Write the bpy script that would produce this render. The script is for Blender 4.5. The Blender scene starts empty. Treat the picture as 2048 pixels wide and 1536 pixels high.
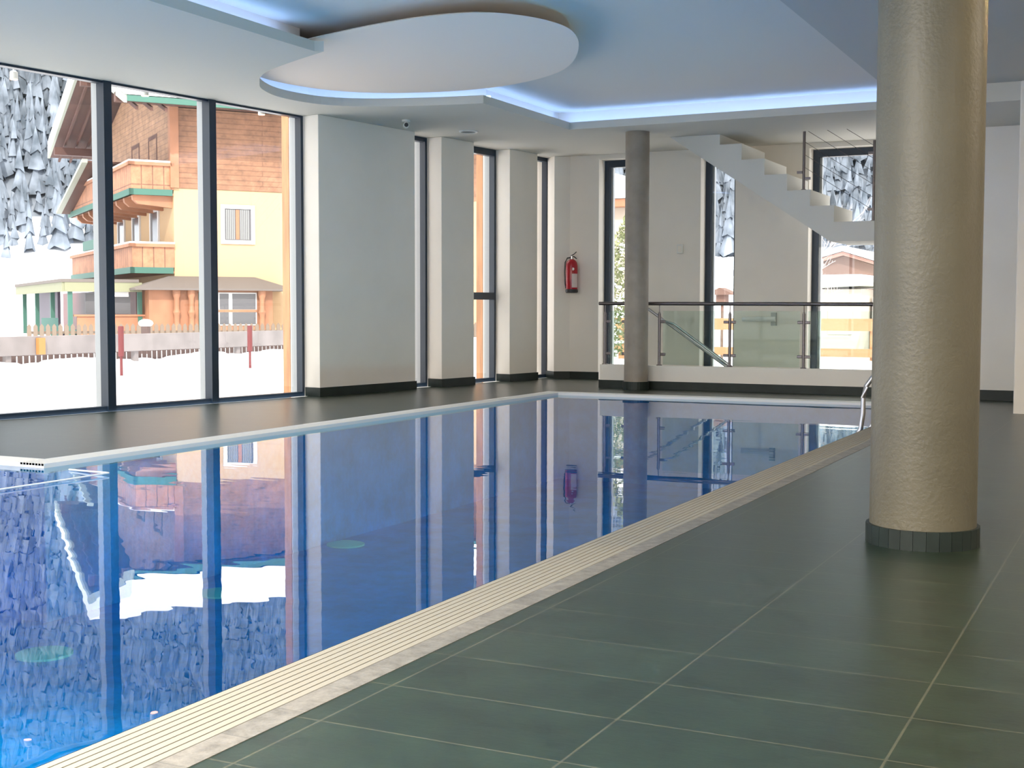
import bpy, bmesh, math, random
from mathutils import Vector, Matrix
random.seed(7)
sc = bpy.context.scene
COL = sc.collection
# ------------------------------------------------------------------ camera
F_PX, PITCH, ROLL, YAW, EYE = 2598.2, .0577653, .0016, .4597, .92
cd = bpy.data.cameras.new('camera'); cam = bpy.data.objects.new('camera', cd); COL.objects.link(cam)
cd.sensor_width = 36; cd.lens = F_PX*36/2048; cd.clip_start = .05; cd.clip_end = 2000
def _cam_axes():
    cp, sp, c, s = math.cos(PITCH), math.sin(PITCH), math.cos(ROLL), math.sin(ROLL)
    Rx = Matrix(((1,0,0),(0,cp,-sp),(0,sp,cp))); Rz = Matrix(((c,-s,0),(s,c,0),(0,0,1)))
    M = Rz @ Rx
    L = Matrix(((math.cos(YAW), math.sin(YAW), 0), (0,0,-1), (-math.sin(YAW), math.cos(YAW), 0)))
    return M @ L
_A = _cam_axes()
cam.matrix_world = Matrix(((_A[0][0], -_A[1][0], -_A[2][0], 0), (_A[0][1], -_A[1][1], -_A[2][1], 0), (_A[0][2], -_A[1][2], -_A[2][2], EYE), (0,0,0,1)))
sc.camera = cam
# ------------------------------------------------------------------ world, sun, exposure
sc.view_settings.view_transform = 'Standard'; sc.view_settings.look = 'None'
sc.view_settings.gamma = 1; sc.view_settings.use_curve_mapping = False
sc.view_settings.exposure = 1.2
w = bpy.data.worlds.new('world'); sc.world = w; w.use_nodes = True
bg = w.node_tree.nodes['Background']; bg.inputs[0].default_value = (1.0, .985, .96, 1); bg.inputs[1].default_value = 1.75
sd = bpy.data.lights.new('sun', 'SUN'); sd.energy = 2.0; sd.color = (1, .94, .84); sd.angle = math.radians(1)
sun = bpy.data.objects.new('sun', sd); COL.objects.link(sun)
sun.rotation_euler = Vector((-.42, .62, -.55)).to_track_quat('-Z', 'Y').to_euler()
sc.cycles.max_bounces = 14; sc.cycles.diffuse_bounces = 6; sc.cycles.glossy_bounces = 6; sc.cycles.transparent_max_bounces = 16
sc.cycles.use_denoising = True; sc.cycles.sample_clamp_indirect = 8; sc.cycles.caustics_reflective = False; sc.cycles.caustics_refractive = False

# ------------------------------------------------------------------ materials
def nm(name):
    m = bpy.data.materials.new(name); m.use_nodes = True
    return m, m.node_tree.nodes, m.node_tree.links, m.node_tree.nodes['Principled BSDF']
def P(name, col, rough=.6, metal=0, var=.0, vscale=8, bump=0, bscale=40, spec=.5, col2=None, stretch=(1,1,1)):
    m, n, l, b = nm(name)
    b.inputs['Base Color'].default_value = (*col, 1); b.inputs['Roughness'].default_value = rough
    b.inputs['Metallic'].default_value = metal; b.inputs['Specular IOR Level'].default_value = spec
    if var or col2:
        tc = n.new('ShaderNodeTexCoord'); mp = n.new('ShaderNodeMapping'); mp.inputs['Scale'].default_value = stretch
        t = n.new('ShaderNodeTexNoise'); t.inputs['Scale'].default_value = vscale; t.inputs['Detail'].default_value = 6
        r = n.new('ShaderNodeValToRGB'); r.color_ramp.elements[0].position = .35; r.color_ramp.elements[1].position = .65
        c2 = col2 if col2 else tuple(min(1, c*(1+var)) for c in col)
        c1 = col if col2 else tuple(c*(1-var) for c in col)
        r.color_ramp.elements[0].color = (*c1, 1); r.color_ramp.elements[1].color = (*c2, 1)
        l.new(tc.outputs['Object'], mp.inputs[0]); l.new(mp.outputs[0], t.inputs['Vector']); l.new(t.outputs[0], r.inputs[0]); l.new(r.outputs[0], b.inputs['Base Color'])
    if bump:
        tc = n.new('ShaderNodeTexCoord'); t = n.new('ShaderNodeTexNoise'); t.inputs['Scale'].default_value = bscale; t.inputs['Detail'].default_value = 5
        bp = n.new('ShaderNodeBump'); bp.inputs['Strength'].default_value = bump; bp.inputs['Distance'].default_value = .01
        l.new(tc.outputs['Object'], t.inputs['Vector']); l.new(t.outputs[0], bp.inputs['Height']); l.new(bp.outputs[0], b.inputs['Normal'])
    return m
def EM(name, col, s):
    m, n, l, b = nm(name); b.inputs['Base Color'].default_value = (.8,.8,.8,1)
    b.inputs['Emission Color'].default_value = (*col, 1); b.inputs['Emission Strength'].default_value = s
    return m
def grid_mat(name, col, col2, grout, w_, h_, x0, y0, mortar, rough, axes='XY', offset=0., vscale=3, gl=0.0, bump=.15):
    m, n, l, b = nm(name)
    tc = n.new('ShaderNodeTexCoord'); g = n.new('ShaderNodeNewGeometry'); sep = n.new('ShaderNodeSeparateXYZ'); cb = n.new('ShaderNodeCombineXYZ')
    l.new(tc.outputs['Object'] if gl == 0 else g.outputs['Position'], sep.inputs[0])
    if axes[0] == 'S':
        ad = n.new('ShaderNodeMath'); l.new(sep.outputs[0], ad.inputs[0]); l.new(sep.outputs[1], ad.inputs[1]); l.new(ad.outputs[0], cb.inputs[0])
    else: l.new(sep.outputs['XYZ'.index(axes[0])], cb.inputs[0])
    l.new(sep.outputs['XYZ'.index(axes[1])], cb.inputs[1])
    mp = n.new('ShaderNodeMapping'); mp.inputs['Location'].default_value = (-x0, -y0, 0); l.new(cb.outputs[0], mp.inputs[0])
    br = n.new('ShaderNodeTexBrick'); br.offset = offset; br.inputs['Scale'].default_value = 1; br.inputs['Brick Width'].default_value = w_; br.inputs['Row Height'].default_value = h_
    br.inputs['Mortar Size'].default_value = mortar; br.inputs['Mortar Smooth'].default_value = .2
    br.inputs['Color1'].default_value = (*col, 1); br.inputs['Color2'].default_value = (*col2, 1); br.inputs['Mortar'].default_value = (*grout, 1); br.inputs['Bias'].default_value = 0
    l.new(mp.outputs[0], br.inputs['Vector'])
    t = n.new('ShaderNodeTexNoise'); t.inputs['Scale'].default_value = vscale; t.inputs['Detail'].default_value = 12; t.inputs['Roughness'].default_value = .8
    l.new(tc.outputs['Object'], t.inputs['Vector'])
    mr = n.new('ShaderNodeMapRange'); mr.inputs[1].default_value = .3; mr.inputs[2].default_value = .7; mr.inputs[3].default_value = .50; mr.inputs[4].default_value = 1.55; l.new(t.outputs[0], mr.inputs[0])
    mx = n.new('ShaderNodeVectorMath'); mx.operation = 'SCALE'; l.new(br.outputs['Color'], mx.inputs[0]); l.new(mr.outputs[0], mx.inputs['Scale'])
    l.new(mx.outputs[0], b.inputs['Base Color']); b.inputs['Roughness'].default_value = rough; b.inputs['Specular IOR Level'].default_value = .5 if rough > .45 else .9
    if bump:
        bp = n.new('ShaderNodeBump'); bp.inputs['Strength'].default_value = min(1, bump*1.1); bp.inputs['Distance'].default_value = .004
        m2 = n.new('ShaderNodeMapping'); m2.inputs['Scale'].default_value = (14, 30, 14); t2 = n.new('ShaderNodeTexNoise'); t2.inputs['Scale'].default_value = 1.5; t2.inputs['Detail'].default_value = 8; t2.inputs['Roughness'].default_value = .75
        l.new(tc.outputs['Object'], m2.inputs[0]); l.new(m2.outputs[0], t2.inputs['Vector']); l.new(t2.outputs[0], bp.inputs['Height']); l.new(bp.outputs[0], b.inputs['Normal'])
    return m
def glass_mat(name, tint=(1,1,1), ior=1.5, extra=1.0):
    m = bpy.data.materials.new(name); m.use_nodes = True; n, l = m.node_tree.nodes, m.node_tree.links; n.clear()
    o = n.new('ShaderNodeOutputMaterial'); mx = n.new('ShaderNodeMixShader'); fr = n.new('ShaderNodeFresnel'); fr.inputs[0].default_value = ior
    t = n.new('ShaderNodeBsdfTransparent'); t.inputs[0].default_value = (*tint, 1); g = n.new('ShaderNodeBsdfGlossy'); g.inputs['Roughness'].default_value = .0
    ge = n.new('ShaderNodeNewGeometry'); mr = n.new('ShaderNodeMapRange'); mr.inputs[3].default_value = ior; mr.inputs[4].default_value = 1/ior
    l.new(ge.outputs['Backfacing'], mr.inputs[0]); l.new(mr.outputs[0], fr.inputs[0])
    l.new(fr.outputs[0], mx.inputs[0]); l.new(t.outputs[0], mx.inputs[1]); l.new(g.outputs[0], mx.inputs[2]); l.new(mx.outputs[0], o.inputs[0])
    return m
def water_mat():
    m = bpy.data.materials.new('pool_water'); m.use_nodes = True; n, l = m.node_tree.nodes, m.node_tree.links; n.clear()
    o = n.new('ShaderNodeOutputMaterial'); mx = n.new('ShaderNodeMixShader'); fr = n.new('ShaderNodeFresnel'); fr.inputs[0].default_value = 1.36
    t = n.new('ShaderNodeBsdfTransparent'); t.inputs[0].default_value = (.40, .86, .98, 1); g = n.new('ShaderNodeBsdfGlossy'); g.inputs['Roughness'].default_value = .0
    g.inputs[0].default_value = (.97, .98, 1, 1)
    tc = n.new('ShaderNodeTexCoord'); mp = n.new('ShaderNodeMapping'); mp.inputs['Rotation'].default_value = (0, 0, .46); mp.inputs['Scale'].default_value = (.45, 1.6, 1)
    tx = n.new('ShaderNodeTexNoise'); tx.inputs['Scale'].default_value = 2.2; tx.inputs['Detail'].default_value = 2
    bp = n.new('ShaderNodeBump'); bp.inputs['Strength'].default_value = .06; bp.inputs['Distance'].default_value = .012
    l.new(tc.outputs['Object'], mp.inputs[0]); l.new(mp.outputs[0], tx.inputs['Vector']); l.new(tx.outputs[0], bp.inputs['Height'])
    l.new(bp.outputs[0], g.inputs['Normal'])
    l.new(fr.outputs[0], mx.inputs[0]); l.new(t.outputs[0], mx.inputs[1]); l.new(g.outputs[0], mx.inputs[2]); l.new(mx.outputs[0], o.inputs[0])
    return m
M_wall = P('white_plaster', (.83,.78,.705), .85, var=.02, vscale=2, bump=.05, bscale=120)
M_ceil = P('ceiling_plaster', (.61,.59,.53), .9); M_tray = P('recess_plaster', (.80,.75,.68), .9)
M_disc = P('ceiling_disc_paint', (.98,.83,.71), .9)
M_floor = grid_mat('slate_tile', (.011,.022,.012), (.014,.027,.016), (.060,.065,.042), .59, .3065, -.471, 3.29-.3065*2, .0032, .30, vscale=6, gl=1)
M_curbtile = grid_mat('beige_edge_tile', (.20,.19,.17), (.17,.165,.15), (.13,.13,.12), .3, .2, 0, 0, .002, .5, vscale=20, gl=1)
M_base = P('dark_skirting_tile', (.013,.020,.017), .45, var=.25, vscale=5, spec=.3)
M_grate = P('cream_overflow_grate', (.29,.275,.23), .6); M_grate2 = P('white_overflow_grate', (.78,.77,.74), .6)
M_blue = grid_mat('blue_pool_tile', (.012,.38,.80), (.015,.41,.84), (.06,.45,.8), .05, .05, 0, 0, .0015, .3, vscale=2, gl=1, bump=0)
M_navy = P('navy_edge_tile', (.01,.03,.11), .35)
M_water = water_mat()
M_glass = glass_mat('window_glass', (.975,.975,.97), 1.5)
M_railglass = glass_mat('balustrade_glass', (.88,.94,.91), 1.22)
M_frame = P('anthracite_frame', (.012,.026,.048), .35)
M_framelight = P('aluminium_frame', (.42,.44,.45), .4)
M_conc = P('column_concrete', (.105,.093,.062), .42, var=.10, vscale=3.0, bump=.25, bscale=60)
M_conc2 = P('column_concrete_grey', (.30,.25,.20), .5, var=.12, vscale=5, bump=.2, bscale=60)
M_steel = P('brushed_steel', (.50,.49,.50), .28, metal=1)
M_dsteel = P('dark_steel', (.16,.14,.14), .35, metal=.9)
M_red = P('extinguisher_red', (.42,.004,.015), .25)
M_black = P('black_rubber', (.015,.015,.018), .5)
M_label = P('printed_label', (.75,.62,.60), .5)
M_white = P('white_plastic', (.75,.75,.72), .4)
M_led = EM('blue_led', (.26,.46,1.0), 4.6); M_led2 = EM('dim_blue_led', (.3,.5,1.0), .7)
M_warm = EM('warm_reflection_glow', (1,.36,.14), 4)  # glow for the imitated downlight reflections
M_snow = P('snow', (.86,.88,.92), .8, bump=.3, bscale=3)
M_rock = P('asphalt', (.3,.3,.3), .9)

# ------------------------------------------------------------------ mesh builder
ORG = {}
class MB:
    def __init__(s): s.v = []; s.f = []
    def add(s, vs, fs):
        o = len(s.v); s.v += [tuple(v) for v in vs]; s.f += [tuple(i+o for i in f) for f in fs]; return s
    def box(s, x0, x1, y0, y1, z0, z1):
        return s.prism([(x0,y0),(x1,y0),(x1,y1),(x0,y1)], z0, z1)
    def prism(s, poly, z0, z1):
        a = sum(poly[i][0]*poly[(i+1)%len(poly)][1]-poly[(i+1)%len(poly)][0]*poly[i][1] for i in range(len(poly)))
        if a < 0: poly = poly[::-1]
        n = len(poly)
        vs = [(x,y,z0) for x,y in poly]+[(x,y,z1) for x,y in poly]
        fs = [tuple(range(n))[::-1], tuple(range(n,2*n))]+[(i,(i+1)%n,n+(i+1)%n,n+i) for i in range(n)]
        return s.add(vs, fs)
    def extr(s, poly3, vec):   # poly3 list of 3D pts extruded by vec
        n = len(poly3); vec = Vector(vec)
        vs = [Vector(p) for p in poly3]; vs = vs+[p+vec for p in vs]
        return s.add(vs, [tuple(range(n)), tuple(range(n,2*n))[::-1]]+[(i,n+i,n+(i+1)%n,(i+1)%n) for i in range(n)])
    def cyl(s, c, r, h, n=24, r2=None, axis='z'):
        r2 = r if r2 is None else r2
        return s.lathe(c, [(r,0),(r2,h)], n, axis)
    def lathe(s, c, prof, n=24, axis='z'):
        vs = []; fs = []
        for r, z in prof:
            for i in range(n):
                a = 2*math.pi*i/n; p = (r*math.cos(a), r*math.sin(a), z)
                if axis == 'x': p = (p[2], p[0], p[1])
                if axis == 'y': p = (p[1], p[2], p[0])
                vs.append((p[0]+c[0], p[1]+c[1], p[2]+c[2]))
        for k in range(len(prof)-1):
            for i in range(n): fs.append((k*n+i, k*n+(i+1)%n, (k+1)*n+(i+1)%n, (k+1)*n+i))
        fs.append(tuple(range(n))[::-1]); fs.append(tuple(range((len(prof)-1)*n, len(prof)*n)))
        return s.add(vs, fs)
    def tube(s, pts, r, n=10, rs=None):
        pts = [Vector(p) for p in pts]; vs = []; fs = []
        for k, p in enumerate(pts):
            d = (pts[min(k+1,len(pts)-1)]-pts[max(k-1,0)]).normalized()
            up = Vector((0,0,1)) if abs(d.z) < .95 else Vector((0,1,0))
            a = d.cross(up).normalized(); b = a.cross(d)
            rr = rs[k] if rs else r
            for i in range(n):
                t = 2*math.pi*i/n; vs.append(p+a*rr*math.cos(t)+b*rr*math.sin(t))
        for k in range(len(pts)-1):
            for i in range(n): fs.append((k*n+i, k*n+(i+1)%n, (k+1)*n+(i+1)%n, (k+1)*n+i))
        fs.append(tuple(range(n))[::-1]); fs.append(tuple(range((len(pts)-1)*n, len(pts)*n)))
        return s.add(vs, fs)
    def blob(s, c, r, sz=(1,1,1), n=10, m=6, jit=0):
        vs = []; fs = []
        for j in range(m+1):
            ph = math.pi*j/m
            for i in range(n):
                a = 2*math.pi*i/n; k = 1+random.uniform(-jit,jit)
                vs.append((c[0]+r*sz[0]*math.sin(ph)*math.cos(a)*k, c[1]+r*sz[1]*math.sin(ph)*math.sin(a)*k, c[2]+r*sz[2]*math.cos(ph)))
        for j in range(m):
            for i in range(n): fs.append((j*n+i, (j+1)*n+i, (j+1)*n+(i+1)%n, j*n+(i+1)%n))
        return s.add(vs, fs)
    def fill(s, outer, holes, z, up=True):
        bm = bmesh.new(); es = []
        for loop in [outer]+holes:
            vv = [bm.verts.new((x,y,z)) for x,y in loop]
            for i in range(len(vv)): es.append(bm.edges.new((vv[i], vv[(i+1)%len(vv)])))
        bmesh.ops.triangle_fill(bm, use_beauty=True, use_dissolve=False, edges=es)
        bm.verts.index_update()
        vs = [v.co[:] for v in bm.verts]; fs = []
        for f in bm.faces:
            idx = [v.index for v in f.verts]
            if (f.normal.z > 0) != up: idx = idx[::-1]
            fs.append(idx)
        bm.free(); return s.add(vs, fs)
    def build(s, name, mat, parent=None, smooth=False, local=False, bevel=0):
        vs = [Vector(v) for v in s.v]; me = bpy.data.meshes.new(name); o = bpy.data.objects.new(name, me); COL.objects.link(o)
        if parent is not None:
            M = ORG[parent.name]; o.parent = parent
            if not local: vs = [M.inverted() @ v for v in vs]
        else:
            x = [v.x for v in vs]; y = [v.y for v in vs]; z = [v.z for v in vs]
            c = Vector(((min(x)+max(x))/2, (min(y)+max(y))/2, min(z))); M = Matrix.Translation(c); vs = [v-c for v in vs]; o.location = c
        ORG[o.name] = M
        me.from_pydata([v[:] for v in vs], [], s.f); me.materials.append(mat); me.update()
        bm = bmesh.new(); bm.from_mesh(me); bmesh.ops.recalc_face_normals(bm, faces=bm.faces); bm.to_mesh(me); bm.free()
        if smooth:
            for p in me.polygons: p.use_smooth = True
            md = o.modifiers.new('es', 'EDGE_SPLIT'); md.split_angle = math.radians(40)
        if bevel:
            md = o.modifiers.new('bv', 'BEVEL'); md.width = bevel; md.segments = 2; md.limit_method = 'ANGLE'
        return o
def tag(o, label, cat, group=None, kind=None):
    o['label'] = label; o['category'] = cat
    if group: o['group'] = group
    if kind: o['kind'] = kind
    return o
def thing(name, label, cat, loc=(0,0,0), rz=0, group=None, kind=None):
    o = bpy.data.objects.new(name, None); COL.objects.link(o); o.location = loc; o.rotation_euler = (0,0,rz); o.empty_display_size = .2
    ORG[o.name] = Matrix.Translation(Vector(loc)) @ Matrix.Rotation(rz, 4, 'Z')
    return tag(o, label, cat, group, kind)
def dup(root, loc, label=None, name=None):
    r = root.copy(); COL.objects.link(r); r.location = loc
    if label: r['label'] = label
    for ch in list(root.children):
        c = ch.copy(); COL.objects.link(c); c.parent = r
        for g in list(ch.children):
            d = g.copy(); COL.objects.link(d); d.parent = c
    return r

# ------------------------------------------------------------------ layout constants
H, HT, LIP = 2.92, 3.15, 3.00
PX0, PX1, PY0, PY1, PXL, PYC = -5.87, -1.99, -1.0, 13.0, -8.05, 5.62     # pool
WATER_Z = -.026
WP = Vector((-7.8, 11.24)); WD = Vector((.13917, .99027)); WN = Vector((-.99027, .13917))   # window wall line
def sn(s_, k): q = WP+WD*s_+WN*k; return (q.x, q.y)
FY = 15.75; FT = .3        # far wall face, thickness
KY = 14.1                  # kerb face
RX, NY = 3.2, -4.0         # right wall, near wall

# ------------------------------------------------------------------ floor, pool
left_in = [sn(-16, .15), sn(4.5, .15)]
floor_outer = [left_in[0], (left_in[0][0]+.0, NY), (RX, NY), (RX, 13.95), (-1.6, 13.95), (-1.6, KY+.02), (-5.83, KY+.02), (-5.83, FY), (left_in[1][0], FY)]
GW = .2
pool_o = [(PX0-GW,PYC+0), (PX0-GW, PY1+GW), (PX1+GW, PY1+GW), (PX1+GW, PY0-GW), (PXL-GW, PY0-GW), (PXL-GW, PYC+GW), (PX0-GW, PYC+GW)][1:]
pool_i = [(PX0, PY1), (PX1, PY1), (PX1, PY0), (PXL, PY0), (PXL, PYC), (PX0, PYC)]
fl_out = [sn(-18, .3), (sn(-18,.3)[0], NY-.3), (RX, NY-.3), (RX, 13.95), (-1.6, 13.95), (-1.6, KY+.02), (-5.83, KY+.02), (-5.83, FY), (sn(4.6,.14)[0], FY)]
mb = MB().fill(fl_out, [pool_o], 0.0)
tag(mb.build('floor', M_floor), 'dark green-grey slate tile floor around the pool', 'floor', kind='structure')
mb = MB()
def ring(mb, a, b, z0, z1):
    n = len(a)
    for i in range(n):
        j = (i+1) % n
        mb.extr([(a[i][0],a[i][1],z0),(a[j][0],a[j][1],z0),(b[j][0],b[j][1],z0),(b[i][0],b[i][1],z0)], (0,0,z1-z0))
# basin
mb = MB(); mb.fill(pool_i, [], -.95)
n = len(pool_i)
for i in range(n):
    a, b = pool_i[i], pool_i[(i+1)%n]; mb.add([(a[0],a[1],-.95),(b[0],b[1],-.95),(b[0],b[1],-.06),(a[0],a[1],-.06)], [(0,1,2,3)])
basin = thing('pool_basin', 'deep blue tiled swimming pool basin under the still water', 'swimming pool', (-3.93, 6, -.95))
mb.build('basin_shell', M_blue, basin)
e = MB(); e2 = MB()
for i in range(n):
    a, b = pool_i[i], pool_i[(i+1)%n]; q_ = e if a[0] == PX1 and b[0] == PX1 else e2; q_.add([(a[0],a[1],-.06),(b[0],b[1],-.06),(b[0],b[1],.0),(a[0],a[1],.0)], [(0,1,2,3)])
e.build('edge_tile', M_navy, basin); e2.build('pale_edge_tile', M_grate2, basin)
for k_, (x, y) in enumerate(((-5.33,5.08),(-5.45,6.70),(-5.70,8.55))):
    MB().lathe((x,y,-.949), [(.15,0),(.15,.012),(.07,.03)], 20).build('floor_inlet', P('inlet_green', (.55,1.0,.75), .4) if k_ == 0 else bpy.data.materials['inlet_green'], basin, smooth=True)
wt = MB().fill(pool_i, [], WATER_Z)
tag(wt.build('pool_water', M_water), 'still mirror-like blue pool water reflecting the windows', 'water')
# overflow grates
def grate(name, x0, x1, y0, y1, label, along='y'):
    GM = M_grate if x0 == PX1 else M_grate2
    g = thing(name, label, 'pool grate', ((x0+x1)/2, (y0+y1)/2, -.05), group='cream overflow grates around the pool')
    MB().box(x0+.006, x1-.006, y0+.006, y1-.006, -.05, -.012).build('channel', GM, g)
    b = MB(); N = 8
    if along == 'y':
        wd = (x1-x0)/N
        for i in range(N): b.box(x0+i*wd+.0022, x0+(i+1)*wd-.0022, y0, y1, -.012, .0)
    else:
        wd = (y1-y0)/N
        for i in range(N): b.box(x0, x1, y0+i*wd+.0022, y0+(i+1)*wd-.0022, -.012, .0)
    b.build('slats', GM, g)
grate('overflow_grate', PX1, PX1+GW-.005, PY0, PY1+GW, 'long cream overflow grate along the near right pool edge')
grate('overflow_grate', PX0-GW+.005, PX0, PYC, PY1+GW, 'cream overflow grate along the window side of the pool')
grate('overflow_grate', PX0, PX1, PY1, PY1+GW-.005, 'cream overflow grate at the far end of the pool', 'x')
grate('overflow_grate', PXL, PX0-GW, PYC, PYC+GW-.005, 'cream overflow grate at the corner where the pool widens', 'x')
tag(MB().box(PX1+GW, PX1+GW+.075, PY0, PY1+GW, -.01, .0015).build('edge_strip', M_curbtile), 'brownish grey tile strip beside the overflow grate', 'tile strip')
# rope on the water
tag(MB().tube([(-5.66,5.61,-.02),(-5.30,5.55,-.012),(-5.315,5.2,-.015),(-5.327,4.8,-.015),(-5.36,3.9,-.016)], .005, 8).build('floating_rope', P('white_rope', (.85,.84,.82), .7)), 'thin white rope floating on the water by the pool corner', 'rope')

# ------------------------------------------------------------------ ceiling
cut = [(-5.869,8.539),(-6.329,8.771),(-6.748,9.011),(-6.984,9.211),(-7.148,9.406),(-7.37,9.734),(-7.50,10.197),(-7.40,10.714),(-7.055,11.03),(-6.455,11.24),(-5.932,11.345)]
def catmull(pts, closed, n=6):
    out = []; N = len(pts)
    rng = range(N) if closed else range(N-1)
    for i in rng:
        g = (lambda k: pts[k % N]) if closed else (lambda k: pts[max(0, min(N-1, k))])
        p0, p1, p2, p3 = g(i-1), g(i), g(i+1), g(i+2)
        for j in range(n):
            t = j/n
            out.append(tuple(.5*(2*p1[a]+(p2[a]-p0[a])*t+(2*p0[a]-5*p1[a]+4*p2[a]-p3[a])*t*t+(3*p1[a]-p0[a]-3*p2[a]+p3[a])*t**3) for a in (0,1)))
    if not closed: out.append(pts[-1])
    return out
cs = catmull(cut, False)
TX0, TX1, TY0, TY1 = -5.93, -2.24, 1.2, 13.42
hole = [(TX1,TY0),(TX1,TY1),(TX0,TY1)]+cs[::-1]+[(TX0,8.5),(TX0,TY0)]
def offset(poly, d):
    out = []; N = len(poly)
    A = sum(poly[i][0]*poly[(i+1)%N][1]-poly[(i+1)%N][0]*poly[i][1] for i in range(N)); sg = 1 if A > 0 else -1
    for i in range(N):
        a, b, c = Vector(poly[i-1]), Vector(poly[i]), Vector(poly[(i+1)%N])
        e1 = (b-a).normalized(); e2 = (c-b).normalized()
        n1 = Vector((e1.y,-e1.x))*sg; n2 = Vector((e2.y,-e2.x))*sg
        m = (n1+n2); m = m/max(.35, m.length_squared/2) if m.length > .3 else n1
        out.append((b.x+m.x*d/1, b.y+m.y*d/1) if True else None)
    return out
back = [(TX1+.25,TY0-.25),(TX1+.25,TY1+.25),(TX0-.25,TY1+.25),(TX0-.25,11.6)]+[(p[0]+.25*((p[0]+5.9)/1.7 if p[0] < -5.9 else 0)-.02, p[1]+(.25 if p[1] > 9.95 else .04)*(p[1]-9.95)/1.45) for p in cs[::-1] if p[0] < -6.25 or p[1] > 9.95][1:]+[(TX0-.25,8.66),(TX0-.25,TY0-.25)]
ceil_outer = [sn(-18,.30), (sn(-18,.30)[0], NY-.3), (RX+.3, NY-.3), (RX+.3, 16.05), (sn(4.7,.3)[0]-.1, 16.05)]
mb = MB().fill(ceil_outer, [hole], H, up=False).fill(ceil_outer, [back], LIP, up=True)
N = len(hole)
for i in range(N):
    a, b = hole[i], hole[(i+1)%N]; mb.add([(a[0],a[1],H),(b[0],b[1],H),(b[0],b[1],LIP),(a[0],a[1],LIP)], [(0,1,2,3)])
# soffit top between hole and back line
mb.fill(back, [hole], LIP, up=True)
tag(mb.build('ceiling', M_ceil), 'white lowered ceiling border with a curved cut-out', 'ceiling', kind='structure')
mb = MB().fill(ceil_outer, [], HT, up=False)
N = len(back)
for i in range(N):
    a, b = back[i], back[(i+1)%N]; mb.add([(a[0],a[1],LIP),(b[0],b[1],LIP),(b[0],b[1],HT),(a[0],a[1],HT)], [(0,1,2,3)])
mb.prism(ceil_outer, HT+.1, HT+.35)
tag(mb.build('ceiling_recess', M_tray), 'raised grey ceiling recess above the pool', 'ceiling', kind='structure')
disc_pts = [(-4.26,8.40),(-4.02,8.95),(-4.20,9.68),(-4.74,10.60),(-5.45,11.08),(-6.20,11.18),(-6.93,10.93),(-7.29,10.48),(-7.40,9.80),(-7.15,9.15),(-6.45,8.72),(-5.60,8.42),(-4.78,8.27)]
dp = catmull(disc_pts, True, 6)
dc = (sum(p[0] for p in dp)/len(dp), sum(p[1] for p in dp)/len(dp)); nd = len(dp); mbd = MB()
mbd.add([(x,y,3.03) for x,y in dp]+[(dc[0]+(x-dc[0])*.955, dc[1]+(y-dc[1])*.965, 3.05) for x,y in dp], [tuple(range(nd)), tuple(range(nd,2*nd))]+[(i,(i+1)%nd,nd+(i+1)%nd,nd+i) for i in range(nd)])
tag(mbd.build('ceiling_disc', M_disc), 'large oval pinkish white panel hanging in the ceiling recess', 'ceiling panel')
# led strips (on top of the lip, out of sight)
def led(name, pts, label, mat=None):
    mb = MB()
    for i in range(len(pts)-1):
        a, b = Vector(pts[i]), Vector(pts[i+1]); d = (b-a).normalized(); nn = Vector((-d.y,d.x))*.012
        mb.extr([(*(a-nn),LIP+.003),(*(b-nn),LIP+.003),(*(b+nn),LIP+.003),(*(a+nn),LIP+.003)], (0,0,.012))
    tag(mb.build(name, mat or M_led), label, 'light strip', 'blue light strips in the ceiling cove')
led('led_strip', [(TX0-.16,1.3),(TX0-.16,8.35)], 'blue light strip along the straight ceiling cove left of the disc')
led('led_strip', [(TX0-.16,11.65),(TX0-.16,TY1+.12)], 'short blue light strip between the disc and the cove corner')
led('led_strip', [(TX0-.12,TY1+.16),(TX1+.1,TY1+.16)], 'blue light strip along the far ceiling cove')
led('led_strip', [(TX1+.16,1.3),(TX1+.16,TY1+.1)], 'blue light strip hidden behind the right ceiling edge', M_led2)
arc = [(p[0]+.16*((p[0]+5.9)/1.7), p[1]+.16*(p[1]-9.95)/1.45) for p in cs[14:]]
led('led_strip', arc, 'curved blue light strip around the ceiling disc')

# ------------------------------------------------------------------ left wall: piers and windows
def pier(name, s0, s1, label, k1=.42):
    mb = MB().prism([sn(s0,0), sn(s1,0), sn(s1,k1), sn(s0,k1)], -.3, H)
    tag(mb.build(name, M_wall, bevel=.006), label, 'wall', kind='structure')
    b = MB().prism([sn(s0-.012,-.012), sn(s1+.012,-.012), sn(s1+.012,.2), sn(s0-.012,.2)], 0, .095)
    return b
M_timber = P('orange_timber', (.62,.30,.14), .6, var=.2, vscale=3, stretch=(6,6,.6))
b1 = pier('wall_left', 0, 1.592, 'wide white wall pier right of the big windows')
b2 = pier('wall_left', 2.09, 2.731, 'white wall pier left of the glazed door')
b3 = pier('wall_left', 3.50, 4.13, 'white wall pier right of the glazed door')
for b, l in ((b1,'dark skirting under the wide left pier'), (b2,'dark skirting under the pier left of the glazed door'), (b3,'dark skirting under the pier right of the glazed door')):
    tag(b.build('baseboard_left', M_base), l, 'skirting', kind='structure')
for s0, s1, l in ((0,1.592,'first'),(2.09,2.731,'second'),(3.5,4.13,'third')):
    tag(MB().prism([sn(s0-.003,.421), sn(s1+.003,.421), sn(s1+.003,.52), sn(s0-.003,.52)], -.3, H+.6).build('timber_cladding', M_timber), 'orange timber cladding outside the %s white pier from the left' % l, 'cladding')
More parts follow.
